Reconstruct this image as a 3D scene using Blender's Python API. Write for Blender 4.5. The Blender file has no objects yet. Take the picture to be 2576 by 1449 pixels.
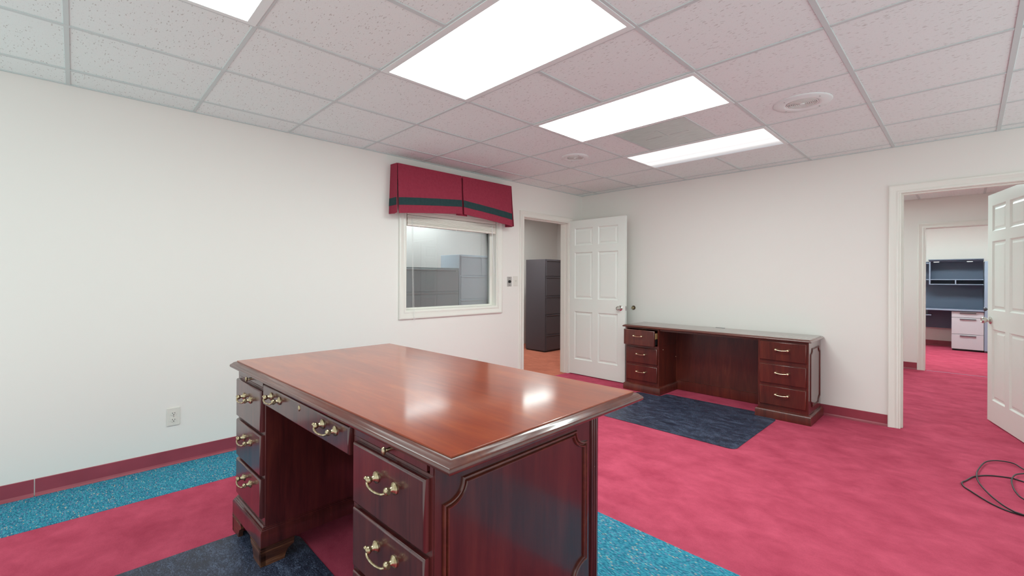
import bpy, bmesh, math, random
from mathutils import Vector, Matrix

random.seed(7)
S = bpy.context.scene
COL = S.collection
PI = math.pi

# ------------------------------------------------------------------ camera, world, exposure
CEIL = 2.418
YB = 5.0573                      # face of the back wall
YE = -1.1                        # where the modelled room ends behind the camera
cam_d = bpy.data.cameras.new('camera')
cam = bpy.data.objects.new('camera', cam_d)
COL.objects.link(cam)
cam_d.sensor_width = 36.0
cam_d.lens = 1124.918 / 2576 * 36.0
cam_d.shift_y = -(724.5 - 700.704) / 2576
cam_d.clip_start = 0.02
cam.matrix_world = (Matrix.Translation((3.7772, 0, 1.2718)) @ Matrix.Rotation(0.796, 4, 'Z')
                    @ Matrix.Rotation(PI / 2, 4, 'X') @ Matrix.Rotation(0.0044, 4, 'Z'))
S.camera = cam

w = bpy.data.worlds.new('world')
S.world = w
w.use_nodes = True
w.node_tree.nodes['Background'].inputs[0].default_value = (0.85, 1.0, 0.985, 1)
WORLD = 1.36
w.node_tree.nodes['Background'].inputs[1].default_value = WORLD
S.view_settings.view_transform = 'Standard'
S.view_settings.look = 'None'
S.view_settings.gamma = 1.0
S.view_settings.use_curve_mapping = False
S.view_settings.exposure = 0.0
LAMP = 5.6                        # emission of the ceiling light lenses
S.cycles.max_bounces = 10
S.cycles.diffuse_bounces = 6
S.cycles.glossy_bounces = 5
S.cycles.transparent_max_bounces = 10
S.cycles.sample_clamp_indirect = 6.0


# ------------------------------------------------------------------ materials
def srgb(r, g, b):
    f = lambda c: (c / 255 / 12.92) if c / 255 <= 0.04045 else ((c / 255 + 0.055) / 1.055) ** 2.4
    return (f(r), f(g), f(b), 1)


class N:
    """small wrapper round one material's node tree"""
    def __init__(self, name, rough=0.5, metal=0.0, spec=0.5, coat=0.0):
        self.m = bpy.data.materials.new(name)
        self.m.use_nodes = True
        self.t = self.m.node_tree
        self.b = self.t.nodes['Principled BSDF']
        self.b.inputs['Roughness'].default_value = rough
        self.b.inputs['Metallic'].default_value = metal
        self.b.inputs['Specular IOR Level'].default_value = spec
        self.b.inputs['Coat Weight'].default_value = coat

    def n(self, kind, **kw):
        nd = self.t.nodes.new('ShaderNode' + kind)
        for k, v in kw.items():
            if k in nd.inputs:
                nd.inputs[k].default_value = v
            else:
                setattr(nd, k, v)
        return nd

    def l(self, a, b):
        self.t.links.new(a, b)

    def coords(self, scale=(1, 1, 1), world=False, rot=(0, 0, 0)):
        c = self.n('NewGeometry').outputs['Position'] if world else self.n('TexCoord').outputs['Object']
        mp = self.n('Mapping')
        mp.inputs['Scale'].default_value = scale
        mp.inputs['Rotation'].default_value = rot
        self.l(c, mp.inputs['Vector'])
        return mp.outputs['Vector']

    def noise(self, vec, scale, detail=3, rough=0.55, dist=0.0):
        nd = self.n('TexNoise', Scale=scale, Detail=detail, Roughness=rough, Distortion=dist)
        self.l(vec, nd.inputs['Vector'])
        return nd.outputs['Fac']

    def ramp(self, fac, stops, interp='LINEAR'):
        r = self.n('ValToRGB')
        r.color_ramp.interpolation = interp
        e = r.color_ramp.elements
        while len(e) < len(stops):
            e.new(0.5)
        for el, (p, c) in zip(e, stops):
            el.position = p
            el.color = c if len(c) == 4 else (*c, 1)
        self.l(fac, r.inputs['Fac'])
        return r.outputs['Color']

    def mix(self, fac, a, b, mode='MIX'):
        x = self.n('Mix', data_type='RGBA', blend_type=mode)
        for i, v in ((0, fac), (6, a), (7, b)):
            if hasattr(v, 'is_output'):
                self.l(v, x.inputs[i])
            else:
                x.inputs[i].default_value = v if i == 0 else (v if len(v) == 4 else (*v, 1))
        return x.outputs[2]

    def math(self, op, a, b=0.0):
        x = self.n('Math', operation=op)
        for i, v in ((0, a), (1, b)):
            if hasattr(v, 'is_output'):
                self.l(v, x.inputs[i])
            else:
                x.inputs[i].default_value = v
        return x.outputs[0]

    def color(self, c):
        if hasattr(c, 'is_output'):
            self.l(c, self.b.inputs['Base Color'])
        else:
            self.b.inputs['Base Color'].default_value = c if len(c) == 4 else (*c, 1)
        return self

    def bump(self, h, strength=0.2, dist=0.01):
        bp = self.n('Bump', Strength=strength, Distance=dist)
        self.l(h, bp.inputs['Height'])
        self.l(bp.outputs['Normal'], self.b.inputs['Normal'])
        return self

    def rough(self, v):
        self.l(v, self.b.inputs['Roughness'])
        return self


def plain(name, c, rough=0.5, metal=0.0, spec=0.5):
    return N(name, rough, metal, spec).color(c).m


def painted_wall(name, c):
    k = N(name, 0.62, spec=0.3)
    v = k.coords(world=True)
    n1 = k.noise(v, 1.3, 2)
    k.color(k.mix(k.math('MULTIPLY', n1, 0.25), c, tuple(x * 0.93 for x in c[:3])))
    k.bump(k.noise(v, 220, 2), 0.06, 0.002)
    return k.m


M = {}
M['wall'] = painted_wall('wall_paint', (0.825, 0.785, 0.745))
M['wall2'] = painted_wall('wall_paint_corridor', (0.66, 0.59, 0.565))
M['trim'] = N('trim_paint', 0.35).color((0.80, 0.77, 0.71)).m
M['door'] = N('door_paint', 0.32).color((0.81, 0.84, 0.79)).m
M['white'] = plain('white_metal_paint', (0.77, 0.82, 0.805), 0.35)
M['tee'] = plain('ceiling_grid_paint', (0.585, 0.65, 0.64), 0.5)
M['ivory'] = plain('ivory_plastic', (0.72, 0.69, 0.63), 0.35)
M['black'] = plain('black_plastic', (0.012, 0.012, 0.013), 0.4)
M['dark'] = plain('dark_void_paint', (0.008, 0.006, 0.007), 0.8)


def ceiling_tile_mat():
    k = N('mineral_fibre_tile', 0.9, spec=0.1)
    base = k.coords(world=True)
    wob = k.n('TexNoise', Scale=26.0, Detail=2.0)
    k.l(base, wob.inputs['Vector'])
    off = k.n('VectorMath', operation='SCALE')
    off.inputs[3].default_value = 0.022
    k.l(wob.outputs['Color'], off.inputs[0])
    add = k.n('VectorMath', operation='ADD')
    k.l(base, add.inputs[0]); k.l(off.outputs[0], add.inputs[1])

    def specks(scale, thr, keep):
        mp = k.n('Mapping'); mp.inputs['Scale'].default_value = scale
        k.l(add.outputs[0], mp.inputs['Vector'])
        vo = k.n('TexVoronoi', Scale=1.0, feature='F1', Randomness=1.0)
        k.l(mp.outputs['Vector'], vo.inputs['Vector'])
        sep = k.n('SeparateColor'); k.l(vo.outputs['Color'], sep.inputs[0])
        size = k.math('MULTIPLY', sep.outputs[1], thr)
        a = k.math('LESS_THAN', vo.outputs['Distance'], size)
        b = k.math('LESS_THAN', sep.outputs[0], keep)
        return k.math('MULTIPLY', a, b)
    big = specks((36, 140, 1), 0.36, 0.62)
    small = specks((150, 240, 1), 0.42, 0.5)
    tone = k.noise(base, 3.0, 2)
    col = k.mix(k.math('MULTIPLY', tone, 0.3), (0.81, 0.875, 0.855), (0.76, 0.825, 0.81))
    col = k.mix(k.math('MULTIPLY', small, 0.20), col, (0.42, 0.40, 0.37))
    col = k.mix(k.math('MULTIPLY', big, 0.45), col, (0.30, 0.28, 0.25))
    k.color(col)
    h = k.math('SUBTRACT', 1.0, k.math('MAXIMUM', big, k.math('MULTIPLY', small, 0.5)))
    k.bump(h, 0.2, 0.003)
    return k.m


M['tile'] = ceiling_tile_mat()


def carpet_mat(name, lo, hi, patch=4.5):
    k = N(name, 0.95, spec=0.08)
    k.b.inputs['Sheen Weight'].default_value = 0.25
    k.b.inputs['Sheen Roughness'].default_value = 0.45
    k.b.inputs['Sheen Tint'].default_value = (*hi[:3], 1)
    v = k.coords(world=True)
    vs = k.coords((1.0, 1.35, 1), world=True, rot=(0, 0, 0.6))
    a = k.noise(vs, patch, 6, 0.62, 0.25)
    b = k.noise(v, 160, 2, 0.7)
    c2 = k.noise(v, 14, 3, 0.6)
    f = k.math('ADD', k.math('MULTIPLY', a, 0.62), k.math('ADD', k.math('MULTIPLY', b, 0.2), k.math('MULTIPLY', c2, 0.2)))
    k.color(k.ramp(f, [(0.36, lo), (0.64, hi)]))
    k.bump(k.math('ADD', k.noise(v, 420, 2, 0.7), k.math('MULTIPLY', c2, 0.6)), 0.5, 0.006)
    return k.m


M['carpet'] = carpet_mat('red_carpet', (0.40, 0.046, 0.088), (0.61, 0.094, 0.158))
M['salmon'] = carpet_mat('salmon_carpet', (0.44, 0.125, 0.080), (0.60, 0.19, 0.125))


def teal_mat():
    k = N('teal_loop_carpet', 0.95, spec=0.08)
    v = k.coords((1, 1, 1), world=True, rot=(0, 0, 0.0))
    def cells(sx, sy, seed):
        mp = k.n('Mapping'); mp.inputs['Scale'].default_value = (sx, sy, 1)
        mp.inputs['Rotation'].default_value = (0, 0, -0.785)
        mp.inputs['Location'].default_value = (seed, seed * 2.3, 0)
        k.l(v, mp.inputs['Vector'])
        fl = k.n('VectorMath', operation='FLOOR'); k.l(mp.outputs[0], fl.inputs[0])
        sx_ = k.n('SeparateXYZ'); k.l(fl.outputs[0], sx_.inputs[0])
        cb = k.n('CombineXYZ'); k.l(sx_.outputs[0], cb.inputs[0]); k.l(sx_.outputs[1], cb.inputs[1])
        wn = k.n('TexWhiteNoise', noise_dimensions='2D'); k.l(cb.outputs[0], wn.inputs['Vector'])
        return wn.outputs['Value']
    a = cells(85, 230, 1.0)
    col = k.ramp(a, [(0.0, (0.028, 0.17, 0.26)), (0.24, (0.040, 0.26, 0.37)), (0.48, (0.055, 0.32, 0.43)),
                     (0.76, (0.10, 0.41, 0.51)), (0.86, (0.15, 0.25, 0.40)), (0.972, (0.50, 0.44, 0.36))], 'CONSTANT')
    big = k.noise(v, 3, 3)
    col = k.mix(k.math('MULTIPLY', big, 0.35), col, (0.02, 0.10, 0.18))
    k.color(col)
    k.bump(k.math('ADD', a, k.noise(v, 300, 2)), 0.5, 0.004)
    return k.m


M['teal'] = teal_mat()


def mat_mat():
    k = N('navy_chair_mat', 0.42, spec=0.4)
    v = k.coords((1, 2.4, 1), world=True, rot=(0, 0, 0.4))
    n1 = k.noise(v, 8, 6, 0.75, 1.0)
    n2 = k.noise(v, 45, 5, 0.75, 2.5)
    f = k.math('ADD', k.math('MULTIPLY', n1, 0.4), k.math('MULTIPLY', n2, 0.6))
    k.color(k.ramp(f, [(0.44, (0.011, 0.014, 0.028)), (0.51, (0.029, 0.038, 0.072)), (0.58, (0.105, 0.13, 0.20))]))
    k.rough(k.ramp(n1, [(0.3, (0.34,) * 3), (0.7, (0.55,) * 3)]))
    k.bump(k.noise(v, 180, 3), 0.12, 0.002)
    return k.m


M['mat'] = mat_mat()


def wood(name, dark, mid, lite, grain=(1.2, 16, 16), rough=0.2, coat=0.25, bands=0.0, wear=0.0, coat_rough=0.12):
    k = N(name, rough, coat=coat)
    k.b.inputs['Coat Roughness'].default_value = coat_rough
    v = k.coords(grain)
    n1 = k.noise(v, 2.2, 6, 0.62, 0.5)
    n2 = k.noise(v, 9, 4, 0.6, 0.3)
    f = k.math('ADD', k.math('MULTIPLY', n1, 0.7), k.math('MULTIPLY', n2, 0.3))
    col = k.ramp(f, [(0.32, dark), (0.52, mid), (0.70, lite)])
    o = k.coords()
    cloud = k.noise(o, 2.6, 3, 0.55)
    col = k.mix(k.math('MULTIPLY', cloud, 0.3), col, dark)
    if bands:
        wv = k.n('TexWhiteNoise', noise_dimensions='1D')
        sp = k.n('SeparateXYZ'); k.l(o, sp.inputs[0])
        k.l(k.math('FLOOR', k.math('MULTIPLY', k.math('ADD', sp.outputs[1], sp.outputs[0]), bands)), wv.inputs['W'])
        col = k.mix(k.math('MULTIPLY', wv.outputs['Value'], 0.5), col, dark)
    if wear:
        vo = k.n('TexVoronoi', Scale=30.0, feature='F1')
        nz = k.n('TexNoise', Scale=60.0, Detail=2.0); k.l(o, nz.inputs['Vector'])
        ad = k.n('VectorMath', operation='MULTIPLY_ADD')
        k.l(nz.outputs['Color'], ad.inputs[0]); ad.inputs[1].default_value = (0.012, 0.012, 0.012); k.l(o, ad.inputs[2])
        k.l(ad.outputs[0], vo.inputs['Vector'])
        sc = k.n('SeparateColor'); k.l(vo.outputs['Color'], sc.inputs[0])
        dot = k.math('MULTIPLY', k.math('LESS_THAN', vo.outputs['Distance'], k.math('MULTIPLY', sc.outputs[2], wear)),
                     k.math('LESS_THAN', sc.outputs[0], 0.10))
        col = k.mix(k.math('MULTIPLY', dot, 0.6), col, (0.55, 0.36, 0.26))
    k.color(col)
    return k.m


M['top'] = wood('mahogany_top_lit', (0.19, 0.022, 0.005), (0.30, 0.046, 0.009), (0.42, 0.088, 0.014), (0.8, 5, 5), 0.29, 0.6, wear=0.07, coat_rough=0.11)  # lighter and oranger than the body: light on the top put into the colour
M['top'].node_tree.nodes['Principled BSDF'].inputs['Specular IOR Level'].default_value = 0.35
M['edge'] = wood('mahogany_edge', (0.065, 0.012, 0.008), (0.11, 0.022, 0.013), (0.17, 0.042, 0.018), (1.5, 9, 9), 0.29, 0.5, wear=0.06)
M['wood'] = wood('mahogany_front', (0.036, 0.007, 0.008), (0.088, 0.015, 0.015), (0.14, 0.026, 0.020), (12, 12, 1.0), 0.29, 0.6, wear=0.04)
M['panelwood'] = wood('mahogany_panel', (0.030, 0.006, 0.006), (0.085, 0.014, 0.012), (0.13, 0.026, 0.018), (7, 7, 0.8), 0.29, 0.55, bands=6.5)
M['foot'] = wood('worn_foot_wood', (0.035, 0.010, 0.008), (0.10, 0.030, 0.016), (0.36, 0.15, 0.075), (1.6, 1.6, 20), 0.34, 0.1)
M['cwood'] = wood('credenza_wood', (0.060, 0.009, 0.006), (0.13, 0.020, 0.012), (0.19, 0.038, 0.018), (9, 9, 1.1), 0.30, 0.3, bands=9.0, wear=0.05)
M['ctop'] = wood('credenza_top_wood', (0.06, 0.011, 0.007), (0.13, 0.026, 0.013), (0.20, 0.05, 0.02), (1.2, 14, 14), 0.29, 1.0)
M['cend'] = wood('credenza_end_wood', (0.040, 0.006, 0.005), (0.095, 0.016, 0.010), (0.16, 0.032, 0.017), (14, 14, 1.1), 0.29, 1.0, coat_rough=0.10)
M['cend'].node_tree.nodes['Principled BSDF'].inputs['Coat IOR'].default_value = 1.9
M['pine'] = plain('pale_drawer_wood', (0.55, 0.33, 0.14), 0.6)


def brass():
    k = N('antique_brass', 0.26, 1.0)
    n1 = k.noise(k.coords(), 90, 3)
    k.color(k.ramp(n1, [(0.35, (0.30, 0.215, 0.12)), (0.65, (0.64, 0.53, 0.36))]))
    return k.m


M['brass'] = brass()
M['brass'].node_tree.nodes['Principled BSDF'].inputs['Roughness'].default_value = 0.3
M['pale_brass'] = plain('pale_brass', (0.83, 0.70, 0.46), 0.22, 1.0)
M['nickel'] = plain('satin_nickel', (0.62, 0.59, 0.55), 0.24, 1.0)
M['bronze'] = plain('dark_bronze', (0.11, 0.075, 0.045), 0.35, 0.9)
M['steel'] = plain('brushed_plate', (0.55, 0.53, 0.52), 0.35, 0.9)
M['gunmetal'] = plain('gunmetal', (0.10, 0.10, 0.115), 0.3, 0.8)


def vinyl():
    k = N('maroon_vinyl_base', 0.32, spec=0.5)
    v = k.coords(world=True)
    k.color(k.ramp(k.noise(v, 5, 3), [(0.3, (0.27, 0.042, 0.062)), (0.7, (0.34, 0.055, 0.080))]))
    return k.m


M['vinyl'] = vinyl()


def fabric(name, c1, c2):
    k = N(name, 0.9, spec=0.15)
    v = k.coords()
    k.color(k.ramp(k.noise(v, 40, 3), [(0.2, c1), (0.8, c2)]))
    wv = k.n('TexWave', Scale=240.0, bands_direction='Z'); k.l(v, wv.inputs['Vector'])
    k.bump(wv.outputs['Fac'], 0.12, 0.001)
    return k.m


M['burgundy'] = fabric('burgundy_cloth', (0.27, 0.030, 0.056), (0.33, 0.042, 0.072))
M['band'] = fabric('green_cloth', (0.022, 0.048, 0.050), (0.032, 0.064, 0.066))
M['slat'] = plain('cream_blind_slat', (0.86, 0.80, 0.72), 0.4)
M['cord'] = plain('white_cord', (0.80, 0.78, 0.76), 0.6)


def glass():
    k = N('window_pane_glass')
    t = k.t
    fr = k.n('Fresnel', IOR=1.5)
    f2 = k.math('MULTIPLY', fr.outputs[0], 1.9)
    tr = k.n('BsdfTransparent'); tr.inputs[0].default_value = (0.90, 0.93, 0.95, 1)
    gl = k.n('BsdfGlossy', Roughness=0.004)
    mx = k.n('MixShader')
    k.l(f2, mx.inputs[0]); k.l(tr.outputs[0], mx.inputs[1]); k.l(gl.outputs[0], mx.inputs[2])
    k.l(mx.outputs[0], t.nodes['Material Output'].inputs['Surface'])
    return k.m


M['glass'] = glass()


def lens(name, strength, tubes=False, tint=(0.86, 1, 0.965, 1)):
    k = N(name, 0.4)
    k.color((0.25, 0.25, 0.25))
    if tubes:                          # two lamp tubes lie behind this lens, off its far side
        sp = k.n('SeparateXYZ'); k.l(k.coords(), sp.inputs[0])
        f = k.ramp(k.math('ADD', k.math('MULTIPLY', sp.outputs[1], 1.75), 0.5),
                   [(0.0, (1,) * 3), (0.40, (1,) * 3), (0.56, (0.62,) * 3), (0.70, (0.84,) * 3), (0.84, (0.42,) * 3), (1.0, (0.26, 0.28, 0.31))])
        k.l(f, k.b.inputs['Emission Color'])
    else:
        k.b.inputs['Emission Color'].default_value = tint
    k.b.inputs['Emission Strength'].default_value = strength
    return k.m


M['lens'] = lens('lit_acrylic_lens', LAMP)
M['lens_mid'] = lens('lit_acrylic_lens_middle', LAMP * 4.2)
M['lens_near'] = lens('lit_acrylic_lens_near', LAMP * 1.7)
M['lens_tubes'] = lens('lit_lens_over_tubes', 1.25, True)
M['lens_file'] = lens('lit_lens_file_room', 11)
M['lens_file_b'] = lens('lit_lens_file_room_end', 17)
M['lens_hall_added'] = lens('lit_lens_hall_added', 21, tint=(0.75, 1, 0.99, 1))  # glow of the light added to brighten the hall
M['lens_far_added'] = lens('lit_lens_far_room_added', 34, tint=(0.83, 1, 0.99, 1))  # glow of the light added to brighten the far room


def vent_mat():
    k = N('galvanised_panel', 0.32, 0.85)
    v = k.coords((3, 40, 1))
    k.color(k.ramp(k.noise(v, 3, 4), [(0.3, (0.50, 0.51, 0.51)), (0.7, (0.66, 0.67, 0.67))]))
    return k.m


M['vent'] = vent_mat()


def metal_paint(name, c):
    k = N(name, 0.38, spec=0.45)
    k.color(c)
    k.bump(k.noise(k.coords(), 260, 2), 0.05, 0.001)
    return k.m


M['charcoal'] = metal_paint('charcoal_cabinet', (0.080, 0.064, 0.074))
M['bluegrey'] = metal_paint('blue_grey_cabinet', (0.58, 0.65, 0.74))
M['grey'] = metal_paint('mid_grey_cabinet', (0.30, 0.31, 0.325))
M['navy'] = plain('slate_blue_laminate', (0.085, 0.11, 0.165), 0.5)
M['slate'] = plain('pale_slate_edge', (0.26, 0.31, 0.40), 0.4)
M['lilac'] = plain('lilac_grey_front', (0.52, 0.49, 0.52), 0.4)


# ------------------------------------------------------------------ mesh helpers
class MB:
    def __init__(self):
        self.bm = bmesh.new()

    def box(self, x0, x1, y0, y1, z0, z1, bev=0.0, seg=1):
        r = bmesh.ops.create_cube(self.bm, size=1.0)
        vs = r['verts']
        for v in vs:
            v.co = Vector(((x0 + x1) / 2 + v.co.x * (x1 - x0), (y0 + y1) / 2 + v.co.y * (y1 - y0), (z0 + z1) / 2 + v.co.z * (z1 - z0)))
        if bev:
            es = list({e for v in vs for e in v.link_edges})
            bmesh.ops.bevel(self.bm, geom=es, offset=bev, segments=seg, affect='EDGES', profile=0.6)
        return self

    def prism(self, poly, fn, h0, h1):
        """polygon of 2-D points; fn(a, b, h) -> xyz"""
        A = [self.bm.verts.new(fn(a, b, h0)) for a, b in poly]
        B = [self.bm.verts.new(fn(a, b, h1)) for a, b in poly]
        n = len(poly)
        self.bm.faces.new(A); self.bm.faces.new(B[::-1])
        for i in range(n):
            j = (i + 1) % n
            self.bm.faces.new((A[i], A[j], B[j], B[i]))
        return self

    def sweep(self, path, prof, fn, closed=False, cap=None):
        """profile (offset to the right of travel, height) swept along a 2-D path with mitres"""
        n = len(path)
        rows = []
        P = [Vector(p) for p in path]
        for i in range(n):
            d1 = (P[i] - P[i - 1]).normalized() if (closed or i > 0) else None
            d2 = (P[(i + 1) % n] - P[i]).normalized() if (closed or i < n - 1) else None
            d1 = d1 or d2; d2 = d2 or d1
            n1, n2 = Vector((d1.y, -d1.x)), Vector((d2.y, -d2.x))
            m = n1 + n2
            m = m.normalized() / max(0.25, m.normalized().dot(n1))
            rows.append([self.bm.verts.new(fn(P[i].x + m.x * o, P[i].y + m.y * o, h)) for o, h in prof])
        for i in range(n if closed else n - 1):
            a, b = rows[i], rows[(i + 1) % n]
            for k in range(len(prof) - 1):
                self.bm.faces.new((a[k], b[k], b[k + 1], a[k + 1])).smooth = True
        if closed and cap:
            self.bm.faces.new([r[0] for r in rows]); self.bm.faces.new([r[-1] for r in rows])
        if not closed:
            for r in (rows[0], rows[-1]):
                try:
                    self.bm.faces.new(r)
                except ValueError:
                    pass
        return self

    def lathe(self, prof, mat=Matrix.Identity(4), seg=16, arc=2 * PI):
        """profile (radius, height) round local Z, placed by mat"""
        rows = []
        for r, h in prof:
            if r < 1e-6:
                rows.append([self.bm.verts.new(mat @ Vector((0, 0, h)))])
            else:
                rows.append([self.bm.verts.new(mat @ Vector((r * math.cos(2 * PI * k / seg), r * math.sin(2 * PI * k / seg), h))) for k in range(seg)])
        for a, b in zip(rows, rows[1:]):
            if len(a) == 1 and len(b) == 1:
                continue
            for k in range(seg):
                j = (k + 1) % seg
                f = [a[0] if len(a) == 1 else a[k], b[0] if len(b) == 1 else b[k]]
                if len(b) > 1: f.append(b[j])
                if len(a) > 1: f.append(a[j])
                self.bm.faces.new(f).smooth = True
        for r in (rows[0], rows[-1]):
            if len(r) > 1:
                self.bm.faces.new(r)
        return self

    def tube(self, pts, rad, seg=8, smooth=0):
        P = [Vector(p) for p in pts]
        if smooth:                                     # Catmull-Rom
            Q = []
            for i in range(len(P) - 1):
                p0, p1, p2, p3 = P[max(0, i - 1)], P[i], P[i + 1], P[min(len(P) - 1, i + 2)]
                for s in range(smooth):
                    t = s / smooth
                    Q.append(0.5 * ((2 * p1) + (p2 - p0) * t + (2 * p0 - 5 * p1 + 4 * p2 - p3) * t * t + (3 * p1 - p0 - 3 * p2 + p3) * t ** 3))
            P = Q + [P[-1]]
        rs = rad if callable(rad) else (lambda t: rad)
        up = Vector((0, 0, 1))
        rows = []
        prev = None
        for i, p in enumerate(P):
            d = (P[min(i + 1, len(P) - 1)] - P[max(i - 1, 0)]).normalized()
            if prev is None:
                a = d.orthogonal().normalized() if abs(d.dot(up)) > 0.95 else d.cross(up).normalized()
            else:
                a = (prev - d * prev.dot(d)).normalized()
            prev = a
            b = d.cross(a)
            r = rs(i / max(1, len(P) - 1))
            rows.append([self.bm.verts.new(p + a * r * math.cos(2 * PI * k / seg) + b * r * math.sin(2 * PI * k / seg)) for k in range(seg)])
        for a, b in zip(rows, rows[1:]):
            for k in range(seg):
                j = (k + 1) % seg
                self.bm.faces.new((a[k], a[j], b[j], b[k])).smooth = True
        self.bm.faces.new(rows[0]); self.bm.faces.new(rows[-1])
        return self

    def mesh(self, name, mat, smooth=True):
        bmesh.ops.recalc_face_normals(self.bm, faces=self.bm.faces[:])
        self.bm.normal_update()
        for e in self.bm.edges:
            if len(e.link_faces) == 2:
                a, b = e.link_faces
                e.smooth = a.smooth and b.smooth and e.calc_face_angle(0) < math.radians(46)
        me = bpy.data.meshes.new(name)
        self.bm.to_mesh(me)
        self.bm.free()
        me.materials.append(mat)
        return me

    def build(self, name, mat, parent=None, loc=None, smooth=True):
        return put(name, self.mesh(name, mat, smooth), parent, loc)


def put(name, me, parent=None, loc=None, rot=None):
    o = bpy.data.objects.new(name, me)
    COL.objects.link(o)
    if parent:
        o.parent = parent
    if loc is not None:
        o.location = loc
    if rot is not None:
        o.rotation_euler = rot
    return o


def box(name, mat, x0, x1, y0, y1, z0, z1, parent=None, bev=0.0, seg=1):
    return MB().box(x0, x1, y0, y1, z0, z1, bev, seg).build(name, mat, parent)


def tag(o, label, cat, group=None, kind=None):
    o['label'] = label
    o['category'] = cat
    if group: o['group'] = group
    if kind: o['kind'] = kind
    return o


def thing(name, label, cat, loc=(0, 0, 0), rz=0.0, group=None, kind=None):
    o = put(name, None, None, loc, (0, 0, rz))
    o.empty_display_size = 0.1
    return tag(o, label, cat, group, kind)


def copy_tree(o, parent=None):
    c = o.copy()
    COL.objects.link(c)
    if parent:
        c.parent = parent
    for ch in list(o.children):
        copy_tree(ch, c)
    return c


AX = {'yz': lambda x0: (lambda a, b, h: (x0 + h, a, b)),       # wall facing +x
      'xz': lambda y0: (lambda a, b, h: (a, y0 - h, b))}        # wall facing -y

# ------------------------------------------------------------------ floor
WT = 0.125                                                       # wall thickness
fl = box('floor', M['carpet'], -0.02, 4.9, YE, 12.3, -0.06, 0.0)
tag(fl, 'red cut pile carpet floor of the office and the rooms beyond', 'floor', kind='structure')
box('carpet_border', M['teal'], 0.0, 0.495, YE, 2.045, -0.02, 0.0022, fl)
box('carpet_border', M['teal'], 0.496, 4.9, 1.55, 2.045, -0.02, 0.0022, fl)
box('salmon_carpet', M['salmon'], -2.5, -0.02, 0.2, 7.4, -0.06, 0.0015, fl)
box('carpet_seam', M['slate'], 3.36, 4.12, 8.60, 8.615, -0.01, 0.0015, fl)

# ------------------------------------------------------------------ walls
DL0, DL1, DH = 3.888, 4.765, 2.035                               # doorway in the left wall
W0, W1, WZ0, WZ1 = 2.266, 3.456, 0.95, 1.93                      # window in the left wall
m = MB()
for y0, y1, z0, z1 in ((YE, W0, 0, CEIL + .1), (W0, W1, 0, WZ0), (W0, W1, WZ1, CEIL + .1), (W1, DL0, 0, CEIL + .1), (DL0, DL1, DH, CEIL + .1), (DL1, YB + .12, 0, CEIL + .1)):
    m.box(-WT, 0, y0, y1, z0, z1)
tag(m.build('wall_left', M['wall'], smooth=False), 'long off-white painted wall with window and doorway on the left', 'wall', kind='structure')
DR0, DR1 = 3.357, 4.150                                          # doorway in the back wall
m = MB()
for x0, x1, z0, z1 in ((-0.0, DR0, 0, CEIL + .1), (DR0, DR1, DH, CEIL + .1), (DR1, 4.9, 0, CEIL + .1)):
    m.box(x0, x1, YB, YB + WT, z0, z1)
tag(m.build('wall_back', M['wall'], smooth=False), 'off-white back wall behind the low credenza', 'wall', kind='structure')

# rooms seen through the openings
m = MB()
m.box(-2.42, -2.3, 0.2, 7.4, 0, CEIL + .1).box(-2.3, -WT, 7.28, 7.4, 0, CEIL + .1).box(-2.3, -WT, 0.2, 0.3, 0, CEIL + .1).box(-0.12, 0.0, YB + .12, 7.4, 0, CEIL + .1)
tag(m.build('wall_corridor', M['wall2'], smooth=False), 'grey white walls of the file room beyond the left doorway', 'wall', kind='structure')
HY = 8.57
D20, D21 = 3.335, 4.09
m = MB()
for x0, x1, z0, z1 in ((1.9, D20, 0, CEIL + .1), (D20, D21, 2.02, CEIL + .1), (D21, 4.9, 0, CEIL + .1)):
    m.box(x0, x1, HY, HY + WT, z0, z1)
tag(m.build('wall_hall', M['wall'], smooth=False), 'off-white hall wall with a second doorway beyond the right door', 'wall', kind='structure')
m = MB().box(1.8, 1.9, YB + WT, HY + WT, 0, CEIL + .1).box(4.8, 4.9, YB + WT, 12.2, 0, CEIL + .1)
tag(m.build('wall_hall_side', M['wall'], smooth=False), 'off-white side walls closing the hall beyond the right door', 'wall', kind='structure')
m = MB().box(2.2, 4.8, 12.08, 12.2, 0, CEIL + .1).box(2.1, 2.2, HY + WT, 12.2, 0, CEIL + .1)
tag(m.build('wall_far', M['wall'], smooth=False), 'off-white wall behind the slate blue workstation in the far room', 'wall', kind='structure')

# ------------------------------------------------------------------ ceiling
GX = [1.4938 + .6096 * i for i in range(-3, 7)]                  # tee lines that run along y
GY = [1.2073 + .6186 * j for j in range(-4, 7)]                  # tee lines that run along x
ceil = box('ceiling', M['white'], 0, 4.9, YE, YB + .05, CEIL + .06, CEIL + .09)
tag(ceil, 'suspended ceiling of fissured white tiles in a white metal grid', 'ceiling', kind='structure')
TW = 0.012
xs = [0.0] + [g for g in GX if 0.02 < g < 4.85] + [4.9]
ys = [YE] + [g for g in GY if -1.55 < g < YB - .02] + [YB]
i0 = xs.index(GX[3]); j0 = ys.index(GY[4])
tile_cache = {}


def tile_mesh(dx, dy):
    key = (round(dx, 3), round(dy, 3))
    if key not in tile_cache:
        tile_cache[key] = MB().box(-dx / 2, dx / 2, -dy / 2, dy / 2, 0, 0.018, 0.0015).mesh('ceiling_tile', M['tile'], smooth=False)
    return tile_cache[key]


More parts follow.
